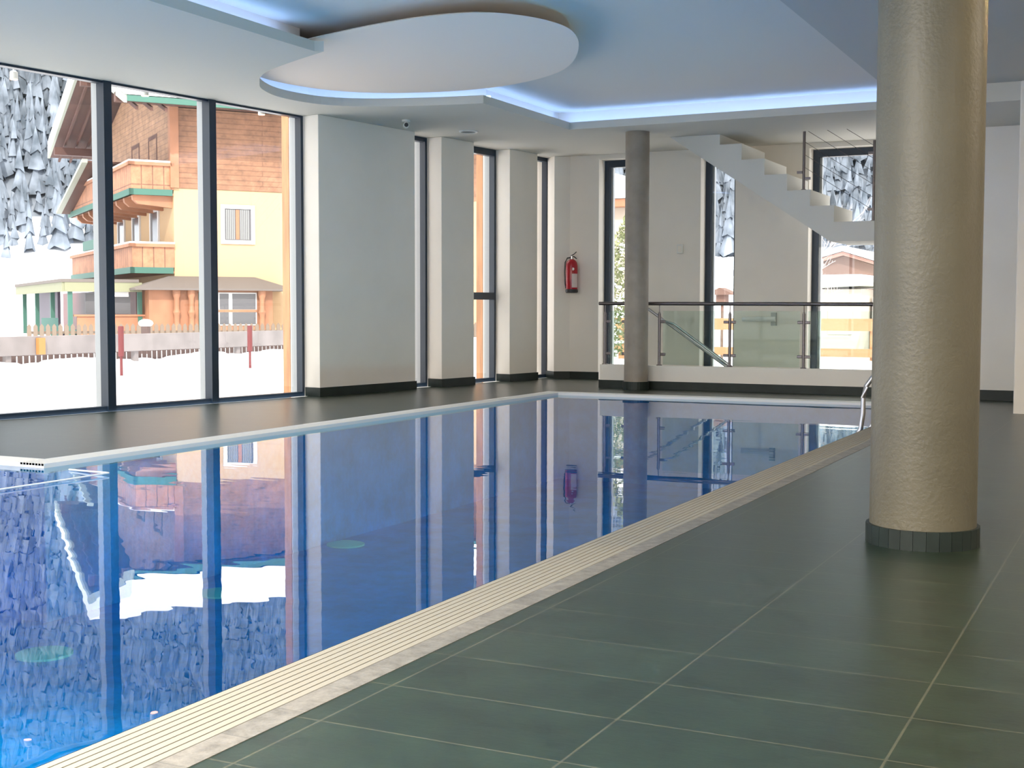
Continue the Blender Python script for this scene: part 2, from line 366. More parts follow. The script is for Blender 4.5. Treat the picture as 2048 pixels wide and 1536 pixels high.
def window(name, s0, s1, k, label, mull=(), transom=None, z0=0, z1=H, fw=.035, top=.03, bot=.045):
    wn = thing(name, label, 'window', (*sn((s0+s1)/2, k), 0), kind='structure')
    f = MB(); g = MB(); c = MB()
    def bar(a, b, za, zb, d0=0, d1=.08, m=f): m.prism([sn(a,k+d0), sn(b,k+d0), sn(b,k+d1), sn(a,k+d1)], za, zb)
    bar(s0, s0+fw, z0, z1); bar(s1-fw, s1, z0, z1); bar(s0+fw, s1-fw, z1-top, z1); bar(s0+fw, s1-fw, z0, z0+bot)
    edges = [s0]+[m for m in mull]+[s1]
    for m in mull:
        bar(m-.043, m+.043, z0, z1, -.02, .08); bar(m-.036, m+.036, z0, z1, .08, .16, c)
    bar(s1-.03, s1-.0, z0, z1, .08, .16, c); bar(s0, s0+.03, z0, z1, .08, .16, c)
    if transom: bar(s0+fw, s1-fw, transom-.045, transom+.045, -.01, .08)
    f.build('window_frame', M_frame, wn); c.build('outer_frame', M_framelight, wn)
    for a, b in zip(edges[:-1], edges[1:]):
        gm = MB(); gm.prism([sn(a+.03,k+.06), sn(b-.03,k+.06), sn(b-.03,k+.066), sn(a+.03,k+.066)], z0+.02, z1-.02); gm.build('window_pane', M_glass, wn)
    return wn
K = .216
mu = [-1.264-1.229*i for i in range(11)]
window('window_1', mu[-1]-1.2, 0, K, 'row of tall floor-to-ceiling windows with slim dark mullions', mull=mu[::-1], top=.02)
window('window_2', 1.592, 2.09, K, 'narrow full-height window right of the wide pier', top=.05)
window('window_3', 2.731, 3.50, K, 'narrow glazed door with a dark crossbar', transom=1.08, top=.08)
window('window_4', 4.13, 4.62, .15, 'very narrow window beside the corner pier', top=.05)
# corner pier + far wall
cx = sn(4.60, .15)
MBp = MB().prism([cx, (-7.13,FY-.10), (-6.95,FY-.0), (-6.95,FY+FT), (cx[0]-.2,FY+FT), (cx[0]-.2, cx[1])], -.3, H)
tag(MBp.build('wall_corner', M_wall), 'white corner pier behind the fire extinguisher', 'wall', kind='structure')
tag(MB().prism([(cx[0]+.0,cx[1]-.03), (-7.125,FY-.115), (-6.94,FY-.012), (-6.53,FY-.012), (-6.53,FY), (-6.95,FY), (-7.13,FY-.09), (cx[0],cx[1]+.02)], 0, .095).build('baseboard_corner', M_base), 'dark skirting below the fire extinguisher', 'skirting', kind='structure')
W5 = (-6.54, -6.03); W6 = (-5.16, -4.715); W7 = (-3.80, -1.95)
fw_ = MB()
for a, b in ((-6.95, W5[0]), (W5[1], W6[0]), (W6[1], W7[0]), (W7[1], -1.5)): fw_.box(a, b, FY, FY+FT, -2.2, H)
for a, b in (W5, W6, W7): fw_.box(a, b, FY, FY+FT, -2.2, -.2); fw_.box(a, b, FY, FY+FT, 2.86, H)
tag(fw_.build('wall_far', M_wall), 'white far wall behind the staircase with three tall windows', 'wall', kind='structure')
for i, ((a, b), l) in enumerate(((W5, 'tall narrow window behind the slim column'), (W6, 'tall narrow window under the stair slope'), (W7, 'wide tall window behind the stair landing'))):
    wn = thing('window_%d' % (5+i), l, 'window', ((a+b)/2, FY+.22, -.2), kind='structure')
    f = MB(); y0, y1 = FY+.2, FY+.27
    fw = .07
    f.box(a, a+fw, y0, y1, -.2, 2.86).box(b-fw, b, y0, y1, -.2, 2.86).box(a+fw, b-fw, y0, y1, 2.77, 2.86).box(a+fw, b-fw, y0, y1, -.2, -.1)
    f.build('window_frame', M_frame, wn)
    MB().box(a+fw, a+fw+.03, y1-.02, y1+.04, -.1, 2.77).build('outer_frame', M_framelight, wn)
    MB().box(a+.05, b-.05, y1-.04, y1-.034, -.15, 2.8).build('window_pane', M_glass, wn)
# right / near walls
tag(MB().box(RX, RX+.3, NY, 14.2, -.3, HT).build('wall_right', M_wall), 'white wall closing the room on the right', 'wall', kind='structure')
mb = MB().box(-11, RX+.3, NY-.3, NY, -.3, .1).box(-11, RX+.3, NY-.3, NY, 2.7, H)
for x in (-11, -7.4, -3.9, -.4, 3.0): mb.box(x, x+.5, NY-.3, NY, .1, 2.7)
tag(mb.build('wall_near', M_wall), 'white wall behind the viewer with window openings added for light', 'wall', kind='structure')
for i, x in enumerate((-10.5, -6.9, -3.4, .1)):  # added glazing behind the viewer, brings daylight in from that side
    wn = thing('window_%d' % (8+i), 'wide added window behind the viewer letting in fill light', 'window', (x+1.5, NY-.15, .1), group='added light-giving windows behind the viewer', kind='structure')
    MB().box(x, x+.06, NY-.2, NY-.1, .1, 2.7).box(x+2.94, x+3.0, NY-.2, NY-.1, .1, 2.7).box(x+1.47, x+1.53, NY-.2, NY-.1, .16, 2.64).box(x+.06, x+2.94, NY-.2, NY-.1, .1, .16).box(x+.06, x+2.94, NY-.2, NY-.1, 2.64, 2.7).build('window_frame', M_frame, wn)
    MB().box(x+.05, x+2.95, NY-.155, NY-.149, .15, 2.65).build('window_pane', M_glass, wn)
tag(MB().box(-1.6, -1.0, 13.95, 14.15, -.3, H).box(-1.0, RX, 13.9, 14.15, -.3, H).build('wall_back', M_wall), 'white back wall seen right of the big column', 'wall', kind='structure')
tag(MB().box(-1.6, -1.10, 13.94, 13.955, 0, .105).build('baseboard_back', M_base), 'dark skirting right of the big column', 'skirting', kind='structure')
tag(MB().box(-1.115, RX, 12.27, 13.90, -.3, H).build('wall_pier', M_wall, bevel=.01), 'pale wall corner at the right picture edge', 'wall', kind='structure')
tag(MB().box(-1.7, -1.115, 12.3, 13.95, 2.755, H).build('trim_1', M_ceil), 'lowered ceiling strip at the right rear', 'ceiling', kind='structure')
tag(MB().box(-1.62, -1.5, 14.15, FY+FT, -2.2, H).build('wall_stair', M_wall), 'white wall closing the stairwell', 'wall', kind='structure')
tag(MB().box(-6.0, -1.5, KY+.12, FY, -2.3, -2.2).build('floor_stairwell', M_floor), 'tiled floor at the foot of the stairwell', 'floor', kind='structure')

# ------------------------------------------------------------------ columns
def column(name, c, r, rr, hb, mat, label):
    t = thing(name, label, 'column', (c[0], c[1], 0))
    MB().cyl((c[0],c[1],0), r, H, 72).build('shaft', mat, t, smooth=True)
    k = MB(); n_ = 28
    for i in range(n_):
        a0 = 2*math.pi*i/n_; a1 = 2*math.pi*(i+.97)/n_
        k.prism([(c[0]+q*math.cos(a), c[1]+q*math.sin(a)) for q, a in ((r,a0),(rr,a0),(rr,a1),(r,a1))], 0, hb)
    k.build('base_tiles', M_base, t)
    return t
column('round_column', (-.807,5.292), .203, .217, .075, M_conc, 'thick round grey concrete column in the foreground with dark base tiles')
column('round_column', (-5.315,13.93), .136, .152, .095, M_conc2, 'slim round concrete column in front of the glass balustrade')

# ------------------------------------------------------------------ kerb + balustrade
kt = .272
tag(MB().box(-5.83, -1.6, KY, KY+.13, -2.2, kt).build('wall_kerb', M_wall), 'low white kerb wall carrying the glass balustrade', 'kerb', kind='structure')
tag(MB().box(-5.842, -1.6, KY-.012, KY, 0, .092).build('baseboard_kerb', M_base), 'long dark skirting along the low kerb wall', 'skirting', kind='structure')
RY = KY+.065
bal = thing('glass_balustrade', 'glass balustrade with steel posts and round handrail on the kerb', 'balustrade', (-3.9, RY, kt))
MB().tube([(-5.87,RY,.985),(-1.62,RY,.972)], .021, 14).build('handrail', M_dsteel, bal, smooth=True)
posts = [-5.795, -5.51, -5.12, -4.285, -3.45, -2.64, -1.80]
for i, x in enumerate(posts):
    pb = MB().cyl((x,RY,kt), .017, .60, 14).lathe((x,RY,kt), [(.034,0),(.034,.008),(.018,.012)], 14).cyl((x,RY,kt+.60), .006, .11, 8).cyl((x,RY,kt+.595), .012, .02, 10)
    po = pb.build('post', M_dsteel, bal, smooth=True)
    for z in (.40, .775):
        c = MB()
        sides = [1] if i in (0, 2) else ([-1] if i == 1 else [-1, 1])
        for sgn in sides:
            xa, xb = sorted((x+sgn*.012, x+sgn*.072)); c.prism([(xa,RY-.014),(xb,RY-.014),(xb,RY+.014),(xa,RY+.014)], z-.016, z+.016)
        c.build('glass_clamp', M_dsteel, po, bevel=.006)
for a, b in ((0,1),(2,3),(3,4),(4,5),(5,6)):
    MB().box(posts[a]+.045, posts[b]-.045, RY-.005, RY+.005, kt+.01, .90).build('glass_panel', M_railglass, bal, bevel=.002)
# handrails of the flight going down
hr = thing('descending_handrail', 'pair of sloping steel handrails leading down behind the balustrade', 'handrail', (-5.0, KY+.25, -.2))
MB().tube([(-5.12,RY+.005,.79),(-5.0,RY+.14,.755),(-4.30,RY+.16,.26),(-3.3,RY+.16,-.45)], .016, 10).build('rail', M_steel, hr, smooth=True)
MB().tube([(-5.97,15.5,1.02),(-5.75,15.5,.92),(-4.85,15.5,.30),(-3.6,15.5,-.55)], .018, 10).build('rail', M_steel, hr, smooth=True)
# descending flight
st2 = MB(); poly = [(-5.80,0)]
for i in range(9): poly += [(-5.80+.27*(i+1), -.18*i), (-5.80+.27*(i+1), -.18*(i+1))]
poly += [(-5.80+.27*9+.3, -.18*9-.25), (-5.80, -.28)]
st2.extr([(x, KY+.14, z-.002) for x, z in poly], (0, FY-KY-.16, 0))
tag(st2.build('stair_flight', M_floor), 'dark tiled stair flight going down behind the kerb', 'stairs')
# rising staircase
SY0, SY1 = 14.5, 15.47
s = thing('staircase', 'white stepped concrete staircase rising left to the ceiling', 'staircase', (-3.2, SY0, 1.6))
pr = [(-1.64,1.885),(-3.218,1.885),(-3.218,2.068),(-3.482,2.068),(-3.482,2.249),(-3.744,2.249),(-3.744,2.434),(-4.006,2.434),(-4.006,2.617),(-4.272,2.617),(-4.272,2.80),(-4.53,2.80),(-4.53,2.918),(-5.13,2.918),(-4.746,2.66),(-4.346,2.397),(-3.256,1.672),(-1.64,1.655)]
M_stair = P('stair_white', (.72,.70,.64), .8)
MB().extr([(x, SY0, z) for x, z in pr], (0, SY1-SY0, 0)).build('stair_slab', M_stair, s)
for x, zb, zt in ((-3.57,2.249,2.90),(-2.80,1.885,2.76)):
    p_ = MB().cyl((x,SY0+.05,zb), .016, zt-zb, 12).lathe((x,SY0+.05,zb), [(.03,0),(.03,.008),(.017,.012)], 12).build('post', M_dsteel, s, smooth=True)
    for dx, z in (((-.045, .20), (.045, .13)) if x < -3 else ((-.035, .13), (-.035, .74))):
        MB().box(x+dx-.03, x+dx+.03, SY0+.035, SY0+.065, zb+z-.014, zb+z+.014).build('cable_clamp', M_dsteel, p_)
for zb in (2.0, 2.14, 2.28, 2.42, 2.56, 2.70):
    xa, xb = -3.57, -2.80; za = zb+.66*(xb-xa)
    if za > 2.9: xa = xb-(2.9-zb)/.66; za = 2.9
    MB().tube([(xa,SY0+.05,za),(xb,SY0+.05,zb)], .0028, 6).build('cable', M_dsteel, s)

# ------------------------------------------------------------------ small fittings
# fire extinguisher
ex, ey = -6.87, FY-.115
q = thing('fire_extinguisher', 'red fire extinguisher with black foot hanging on the corner wall', 'fire extinguisher', (ex, ey, 1.13))
MB().lathe((ex,ey,1.155), [(.070,0),(.0755,.02),(.0755,.33),(.068,.375),(.045,.40),(.022,.415)], 28).build('cylinder', M_red, q, smooth=True)
MB().lathe((ex,ey,1.13), [(.070,0),(.082,.01),(.082,.045),(.072,.05)], 28).build('foot_ring', M_black, q, smooth=True)
lb = MB(); a0, a1 = -1.15, .1; pts = []
for i in range(9):
    a = a0+(a1-a0)*i/8; pts.append((ex+.0765*math.cos(a), ey+.0765*math.sin(a)))
for i in range(8): lb.add([(*pts[i],1.20),(*pts[i+1],1.20),(*pts[i+1],1.38),(*pts[i],1.38)], [(0,1,2,3)])
lb.build('label_print', M_label, q)
MB().cyl((ex,ey,1.565), .018, .045, 12).box(ex-.012, ex+.012, ey-.015, ey+.015, 1.60, 1.615).build('valve', M_steel, q)
MB().tube([(ex-.01,ey,1.60),(ex+.03,ey-.005,1.605),(ex+.07,ey-.01,1.575)], .007, 8).tube([(ex-.01,ey,1.615),(ex+.03,ey,1.635),(ex+.065,ey,1.665)], .006, 8).build('lever', M_black, q)
MB().tube([(ex-.01,ey-.01,1.59),(ex-.055,ey-.02,1.585),(ex-.085,ey-.02,1.53),(ex-.092,ey-.02,1.40),(ex-.085,ey-.02,1.25),(ex-.07,ey-.03,1.19)], .009, 8).build('hose', M_black, q, smooth=True)
MB().lathe((ex+.045,ey-.066,1.44), [(.018,0),(.018,.008)], 14, axis='y').build('pressure_gauge', M_white, q)
MB().box(ex-.03, ex+.03, ey+.07, FY-.005, 1.40, 1.46).build('wall_bracket', M_steel, q)
# ceiling camera / sensor
t = thing('ceiling_sensor', 'small white ceiling sensor head with a dark lens near the wide pier', 'sensor', (-7.19, 11.98, 2.86))
MB().cyl((-7.19,11.98,2.90), .045, .02, 16).tube([(-7.19,11.98,2.905),(-7.19,11.98,2.875)], .018, 10).build('mount', M_white, t, smooth=True)
MB().tube([(-7.225,12.03,2.865),(-7.14,11.90,2.855)], .03, 14).build('head', M_white, t, smooth=True)
MB().tube([(-7.142,11.903,2.8553),(-7.132,11.888,2.854)], .022, 14).build('lens', M_black, t, smooth=True)
t = thing('ceiling_speaker', 'flat round grey ceiling fitting with a white rim above the narrow pier', 'ceiling fitting', (-7.0, 13.02, 2.905))
r_ = MB(); 
for i in range(32):
    a0, a1 = 2*math.pi*i/32, 2*math.pi*(i+1)/32
    r_.prism([(-7.0+q_*math.cos(a), 13.02+q_*math.sin(a)) for q_, a in ((.085,a0),(.105,a0),(.105,a1),(.085,a1))], 2.903, H)
r_.build('rim', M_white, t)
MB().cyl((-7.0,13.02,2.912), .085, .008, 28).build('grille', P('speaker_grille', (.12,.12,.12), .6), t)
t = thing('wall_switch', 'small white switch box on the far wall right of the slim column', 'switch', (-5.42, FY, 1.62))
MB().box(-5.46, -5.38, FY-.035, FY, 1.62, 1.74).build('housing', M_white, t, bevel=.006)
MB().box(-5.445, -5.395, FY-.04, FY-.034, 1.64, 1.72).build('rocker', M_wall, t)
t = thing('wall_lamp', 'white tubular wall lamp low on the far wall behind the balustrade', 'lamp', (-4.36, FY, .77))
MB().tube([(-4.58,FY-.07,.80),(-4.17,FY-.07,.80)], .032, 16).build('tube_shade', M_white, t, smooth=True)
MB().box(-4.23, -4.17, FY-.06, FY, .72, .88).build('bracket', P('lamp_bracket', (.35,.36,.33), .5), t)
# pool ladder
t = thing('pool_ladder', 'chrome pool ladder rails at the right pool edge behind the big column', 'ladder', (-1.97, 10.5, 0))
for yy in (10.15, 10.62):
    MB().tube([(-2.05,yy,-.8),(-2.05,yy,-.05),(-2.02,yy,.0),(-2.005,yy,.12),(-2.005,yy,.24),(-1.985,yy,.33),(-1.93,yy,.41),(-1.83,yy,.47),(-1.70,yy,.47),(-1.60,yy,.40),(-1.57,yy,.28),(-1.57,yy,.0)], .019, 12).build('rail', M_steel, t, smooth=True)
for z in (-.25,-.5,-.75): MB().box(-2.09, -2.02, 10.15, 10.62, z, z+.02).build('step', M_steel, t)
# glowing beads outside the glass, imitating reflections of downlights in it
sp = None
for i, (x, y, l) in enumerate(((-8.99,8.35,'leftmost of the three small warm beads imitating lamp reflections in the window'),(-8.57,9.53,'middle of the three small warm beads imitating lamp reflections in the window'),(-8.315,10.97,'rightmost of the three small warm beads imitating lamp reflections in the window'))):
    if sp is None:
        sp = thing('reflection_bead', l, 'reflection_bead', (x,y,2.90), group='small warm beads imitating lamp reflections in the window')
        MB().lathe((x,y,2.915), [(.036,0),(.034,.06),(.02,.07)], 16).cyl((x,y,2.98), .006, .12, 8).build('housing', M_white, sp, smooth=True)
        MB().cyl((x,y,2.91), .033, .006, 16).build('lens', M_warm, sp)
    else: dup(sp, (x,y,2.90), l)
def lamp(x, y, e, col, size, z=2.9):
    l_ = bpy.data.lights.new('lamp_and_fill_light', 'AREA'); l_.energy = e; l_.color = col; l_.size = size; l_.shape = 'DISK'
    o_ = bpy.data.objects.new('lamp_and_fill_light', l_); COL.objects.link(o_); o_.location = (x, y, z)
lamp(.55, 5.6, 14, (1,.72,.35), .12); lamp(.55, 8.6, 14, (1,.72,.35), .12)
for x_, y_, e_ in ((2.2,-2,35), (2.2,2.5,18), (2.4,7,18), (-6,-2.5,95), (-3,-2.5,110), (-6,.6,95), (-3,.6,120), (-.8,-1,90)): lamp(x_, y_, e_*1.35, (1,.90,.78), 1.0, 2.88)  # added fill lights without fixtures, out of view, to brighten the interior

for y_ in (3.0, 6.5, 10.0):  # added unseen lights that brighten the blue of the pool
    l_ = bpy.data.lights.new('underwater_fill', 'AREA'); l_.energy = 13; l_.color = (.55,.9,1); l_.size = .25; l_.shape = 'DISK'
    o_ = bpy.data.objects.new('underwater_fill', l_); COL.objects.link(o_); o_.location = (PX1-.03, y_, -.6); o_.rotation_euler = (0, math.radians(90), 0)
# ------------------------------------------------------------------ OUTSIDE
fo = [sn(4.9,.55), (-7.6,16.1), (3.6,16.1), (3.6,NY-.45), (-11.4, NY-.45), (-11.4,NY+.1), (sn(-15.5,.55)[0], sn(-15.5,.55)[1])]
gm = MB().fill([(-120,-60),(60,-60),(60,120),(-120,120)], [fo], -.06)
tag(gm.build('snow_ground', M_snow), 'flat snow-covered ground outside the windows', 'snow', kind='stuff')
tag(MB().prism([sn(-15.4,.43), sn(4.9,.43), sn(4.9,.56), sn(-15.4,.56)], -.5, -.02).build('trim_2', M_rock), 'outside plinth under the windows', 'plinth', kind='structure')
def hval(x, y):
    return math.sin(x*.071+1.3)*math.cos(y*.053)+.6*math.sin(x*.19+y*.13)+.3*math.sin(x*.41-y*.37)
def mz(r, x, y):
    if r < 78: return -.3
    a = (r-78); z = a*.15 if a < 45 else 6.75+(a-45)*.62
    return z+hval(x,y)*min(1.2, a*.03)+(.0 if a < 45 else hval(x*.5,y*.5)*3)-.3
vs = []; fs = []; NA, NR = 90, 30
for j in range(NR):
    r = 76+(j/(NR-1))**1.3*260
    for i in range(NA):
        a = math.radians(-115+165*i/(NA-1)); x, y = r*math.sin(a), r*math.cos(a); vs.append((x, y, mz(r,x,y)))
for j in range(NR-1):
    for i in range(NA-1): fs.append((j*NA+i, j*NA+i+1, (j+1)*NA+i+1, (j+1)*NA+i))
m_hill = P('snowy_hillside', (.80,.84,.90), .9, col2=(.62,.68,.78), vscale=.06)
lowf = [f for f in fs if math.hypot(vs[f[0]][0], vs[f[0]][1]) < 121]; upf = [f for f in fs if math.hypot(vs[f[0]][0], vs[f[0]][1]) >= 121]
tag(MB().add(vs, lowf).build('snow_slope', m_hill), 'smooth bright snow slope below the forest', 'snow slope', kind='structure')
tag(MB().add(vs, upf).build('mountainside', P('forest_floor', (.08,.10,.13), .9, col2=(.30,.34,.40), vscale=.12)), 'steep mountainside under the conifer forest', 'mountain', kind='structure')  # blue-grey ground tint includes distance haze, pale patches are snow
m_forest = P('conifer_forest', (.075,.095,.12), .95, col2=(.24,.28,.34), vscale=.55)  # blue-grey puts distance haze into the tree colour, paler mottling is snow
fm = MB(); cnt = 0
while cnt < 27000:
    a = math.radians(random.uniform(-70, 6)); r = random.uniform(118, 320); x, y = r*math.sin(a), r*math.cos(a)
    if hval(x*1.7, y*1.7) > 1.15: continue
    if r < 135 and random.random() < .5: continue
    z = mz(r,x,y); hgt = random.uniform(2.6, 6.2)*(1+(r-118)/260); rad = hgt*random.uniform(.13,.20)
    for t_ in range(3):
        zb = z+hgt*(.04+.27*t_); zt = z+hgt*(.55+.225*t_); rr = rad*(1-.27*t_); ph = random.random()
        base = [(x+rr*math.cos(2*math.pi*(k/6+ph))*random.uniform(.55,1.35), y+rr*math.sin(2*math.pi*(k/6+ph))*random.uniform(.55,1.35), zb+random.uniform(-.06,.08)*hgt) for k in range(6)]
        fm.add(base+[(x+random.uniform(-.1,.1),y,zt)], [(k,(k+1)%6,6) for k in range(6)])
    cnt += 1
tag(fm.build('conifer_forest', m_forest), 'dense dark conifer forest covering the mountainside', 'forest', kind='stuff')

# --- chalet
HC = (-29.06, 33.594, -.06); HR = math.atan2(.80736, .59006)
m_yel = P('yellow_render', (.50,.345,.20), .85); m_clad = grid_mat('timber_cladding_boards', (.23,.115,.065), (.26,.13,.075), (.15,.07,.04), 6, .17, 0, 0, .012, .6, axes='XZ', offset=.5, vscale=2, bump=0)
m_clad2 = grid_mat('timber_boards_side', (.30,.17,.10), (.33,.19,.11), (.2,.11,.07), 6, .17, 0, 0, .012, .6, axes='YZ', offset=.5, vscale=2, bump=0)
m_wood = P('balcony_wood', (.34,.155,.085), .6, var=.12, vscale=2); m_dwood = P('roof_underside_wood', (.10,.045,.035), .7, var=.15, vscale=1.5)
m_boards = grid_mat('balcony_boards', (.34,.155,.085), (.38,.175,.095), (.17,.075,.045), .36, 3, 0, -1, .02, .6, axes='SZ', vscale=2, bump=0)
m_green = P('green_paint', (.04,.13,.10), .5); m_wframe = P('white_window_frame', (.62,.62,.62), .5); m_dpane = P('dark_window_glass', (.10,.10,.11), .15)
m_curt = P('curtain', (.25,.26,.26), .8); m_fas = P('pale_fascia', (.36,.40,.34), .5); m_roof = P('grey_shingle', (.14,.12,.11), .8); m_dred = P('dark_red_interior', (.14,.05,.05), .5)
ch = thing('chalet', 'yellow and timber alpine guesthouse with balconies beyond the fence', 'house', HC, HR)
def HB(name, mat, *boxes, parent=None, **kw):
    mb = MB()
    for b in boxes: mb.box(*b)
    return mb.build(name, mat, parent or ch, local=True, **kw)
HB('lower_wall', m_yel, (0,11.3,0,12.8,0,4.93))
HB('upper_wall', m_clad, (-.02,11.32,-.03,12.8,4.93,7.55))
HB('side_cladding', m_clad2, (-.05,-.021,.35,12.8,4.95,7.5))
HB('corner_post', m_wood, (-.12,.16,-.12,.16,4.93,7.9))
HB('eave_beam', m_dwood, (-1.9,12,-.5,-.2,7.55,7.85)); HB('purlin', m_dwood, (-1.9,0,5.9,6.2,9.0,9.3)); HB('purlin', m_dwood, (-1.9,0,12.4,12.7,7.2,7.5))
# gable wall
MB().extr([(-.03,0,7.5),(-.03,12.8,7.5),(-.03,6.1,9.5)], (.3,0,0)).build('gable_wall', m_clad2, ch, local=True)
def slab(name, mat, prof, u0, u1, parent=None):
    return MB().extr([(u0,v_,z_) for v_, z_ in prof], (u1-u0,0,0)).build(name, mat, parent or ch, local=True)
rp = [(-1.75,7.36),(6.1,9.78),(14.4,7.28),(14.4,7.46),(6.1,9.98),(-1.75,7.54)]
slab('roof', m_dwood, rp, -1.8, 12.6)
slab('barge_board', m_fas, [(-1.78,7.33),(6.1,9.76),(14.45,7.25),(14.45,7.50),(6.1,10.02),(-1.78,7.58)], -1.90, -1.8)
slab('eave_fascia', m_green, [(-1.83,7.38),(-1.75,7.38),(-1.75,7.56),(-1.83,7.56)], -1.8, 12.6)
slab('roof_snow', M_snow, [(-1.85,7.58),(6.1,10.02),(14.45,7.5),(14.45,7.95),(6.1,10.6),(-1.5,8.2),(-1.8,8.0)], -1.88, 12.6)
for k in range(7): slab('rafter', m_dwood, [(-1.6+k*0,7.28),(6.1,9.7),(14.3,7.2),(14.3,7.1),(6.1,9.56),(-1.6,7.16)], -1.5+k*.45-.0, -1.42+k*.45) if k < 3 else None
slab('balcony_canopy', m_fas, [(5.7,6.35),(12,4.88),(12,4.78),(5.7,6.22)], -1.95, -1.75)
slab('canopy_underside', m_dwood, [(5.7,6.30),(12,4.83),(12,4.78),(5.7,6.24)], -1.75, -.1)
def balcony(z0, z1, v1, label=None):
    b = HB('balcony', m_wood, (-1.37,-.0,-.02,v1,z0,z0+.08))
    f = MB()
    f.box(-1.37,-1.30,-.02,v1,z0+.2,z1-.14).box(-1.37,0,-.04,.03,z0+.2,z1-.14)
    f.build('balustrade_boards', m_boards, b, local=True)
    HB('green_beam', m_green, (-1.43,-1.30,-.08,v1,z0,z0+.2), (-1.43,-.05,-.08,.04,z0,z0+.2), parent=b)
    HB('rail_cap', m_wood, (-1.46,-1.26,-.12,v1,z1-.14,z1-.03), (-1.46,0,-.12,.06,z1-.14,z1-.03), parent=b)
    HB('rail_snow', M_snow, (-1.44,-1.28,-.1,v1,z1-.03,z1+.03), (-1.44,0,-.1,.04,z1-.03,z1+.03), parent=b)
    return b
b_ = balcony(4.66, 5.76, 12.4); bl_ = balcony(2.12, 3.12, 12.0)
for k in range(9):
    v_ = .15+k*1.35
    MB().extr([(-1.30,v_,4.66),(-1.28,v_,4.52),(-1.12,v_,4.38),(-.55,v_,4.33),(0,v_,4.28),(0,v_,4.66)], (0,.22,0)).build('joist', m_wood, b_, local=True)
def hwin(name, plane, a0, a1, z0, z1, curt=True, frame=m_wframe):
    fr_ = MB(); fw = .13
    def bx(mb, a, b, c, d, o0, o1):
        if plane == 'f': mb.box(a, b, -o1, -o0, c, d)
        else: mb.box(-o1, -o0, a, b, c, d)
    bx(fr_, a0, a0+fw, z0, z1, 0, .06); bx(fr_, a1-fw, a1, z0, z1, 0, .06); bx(fr_, a0+fw, a1-fw, z1-fw, z1, 0, .06); bx(fr_, a0+fw, a1-fw, z0, z0+fw, 0, .06)
    p = fr_.build(name, frame, ch, local=True)
    q_ = MB(); bx(q_, a0+fw, a1-fw, z0+fw, z1-fw, .0, .02); q_.build('pane', m_dpane, p, local=True)
    if curt:
        w_ = (a1-a0-2*fw)
        c = MB()
        for i in range(5): bx(c, a0+fw+w_*(.06+.07*i), a0+fw+w_*(.1+.07*i), z0+fw+.03, z1-fw-.03, .02, .03); bx(c, a0+fw+w_*(.60+.07*i), a0+fw+w_*(.64+.07*i), z0+fw+.03, z1-fw-.03, .02, .03)
        c.build('curtain', m_curt, p, local=True)
        c = MB(); bx(c, a0+fw+w_*.42, a0+fw+w_*.56, z0+fw+.03, z1-fw-.03, .02, .035); c.build('window_post', m_wood, p, local=True)
hwin('window', 'f', 1.55, 2.71, 3.14, 4.45)
hwin('window', 'f', 6.2, 7.36, 3.14, 4.45)
for a0 in (2.1, 5.2, 8.0): hwin('balcony_door', 's', a0, a0+1.4, 2.2, 4.44, False)
for a0 in (2.1, 5.0): hwin('upper_balcony_door', 's', a0, a0+1.4, 4.95, 6.95, False, m_dwood)
HB('awning_box', m_green, (-1.5,-1.2,6.2,8.6,3.15,3.5))
# porch
pr_ = MB(); z0, z1 = 1.62, 2.04
pr_.add([(-1.6,-1.6,z0),(3.6,-1.6,z0),(3.6,0,z0),(-1.6,0,z0),(-.2,-.02,z1),(2.7,-.02,z1),(-1.6,-1.6,z0-.06),(3.6,-1.6,z0-.06),(3.6,0,z0-.06),(-1.6,0,z0-.06)],
        [(0,1,5,4),(1,2,5),(3,0,4),(2,3,4,5),(6,7,8,9),(0,1,7,6),(1,2,8,7),(3,0,6,9),(2,3,9,8)])
pr_.build('porch_roof', m_roof, ch, local=True)
HB('porch_wall', m_wood, (-1.1,2.95,-1.2,0,0,1.58))
for u_ in (-.25,.22,2.55,): MB().lathe((u_,-1.32,0), [(.13,0),(.13,.25),(.09,.32),(.09,.75),(.13,.85),(.09,.95),(.09,1.3),(.13,1.4),(.13,1.58)], 12).build('porch_post', m_wood, ch, local=True, smooth=True)
dr = HB('porch_door', m_green, (.48,1.02,-1.25,-1.2,.05,1.5)); HB('door_panels', m_fas, (.52,.73,-1.262,-1.25,.1,.62), (.77,.98,-1.262,-1.25,.1,.62), parent=dr)
pw = HB('porch_window', m_wframe, (1.12,2.4,-1.24,-1.2,.42,1.5)); HB('pane', m_dpane, (1.16,1.46,-1.25,-1.24,.95,1.46),(1.16,1.46,-1.25,-1.24,.46,.85),(1.58,2.36,-1.25,-1.24,.95,1.46),(1.58,2.36,-1.25,-1.24,.46,.85), parent=pw)
HB('window_bar', m_wood, (1.12,2.4,-1.26,-1.24,.86,.94), parent=pw)
wl = HB('wall_lantern', m_white if False else m_fas, (4.0,4.25,-.2,-.02,.85,1.2))
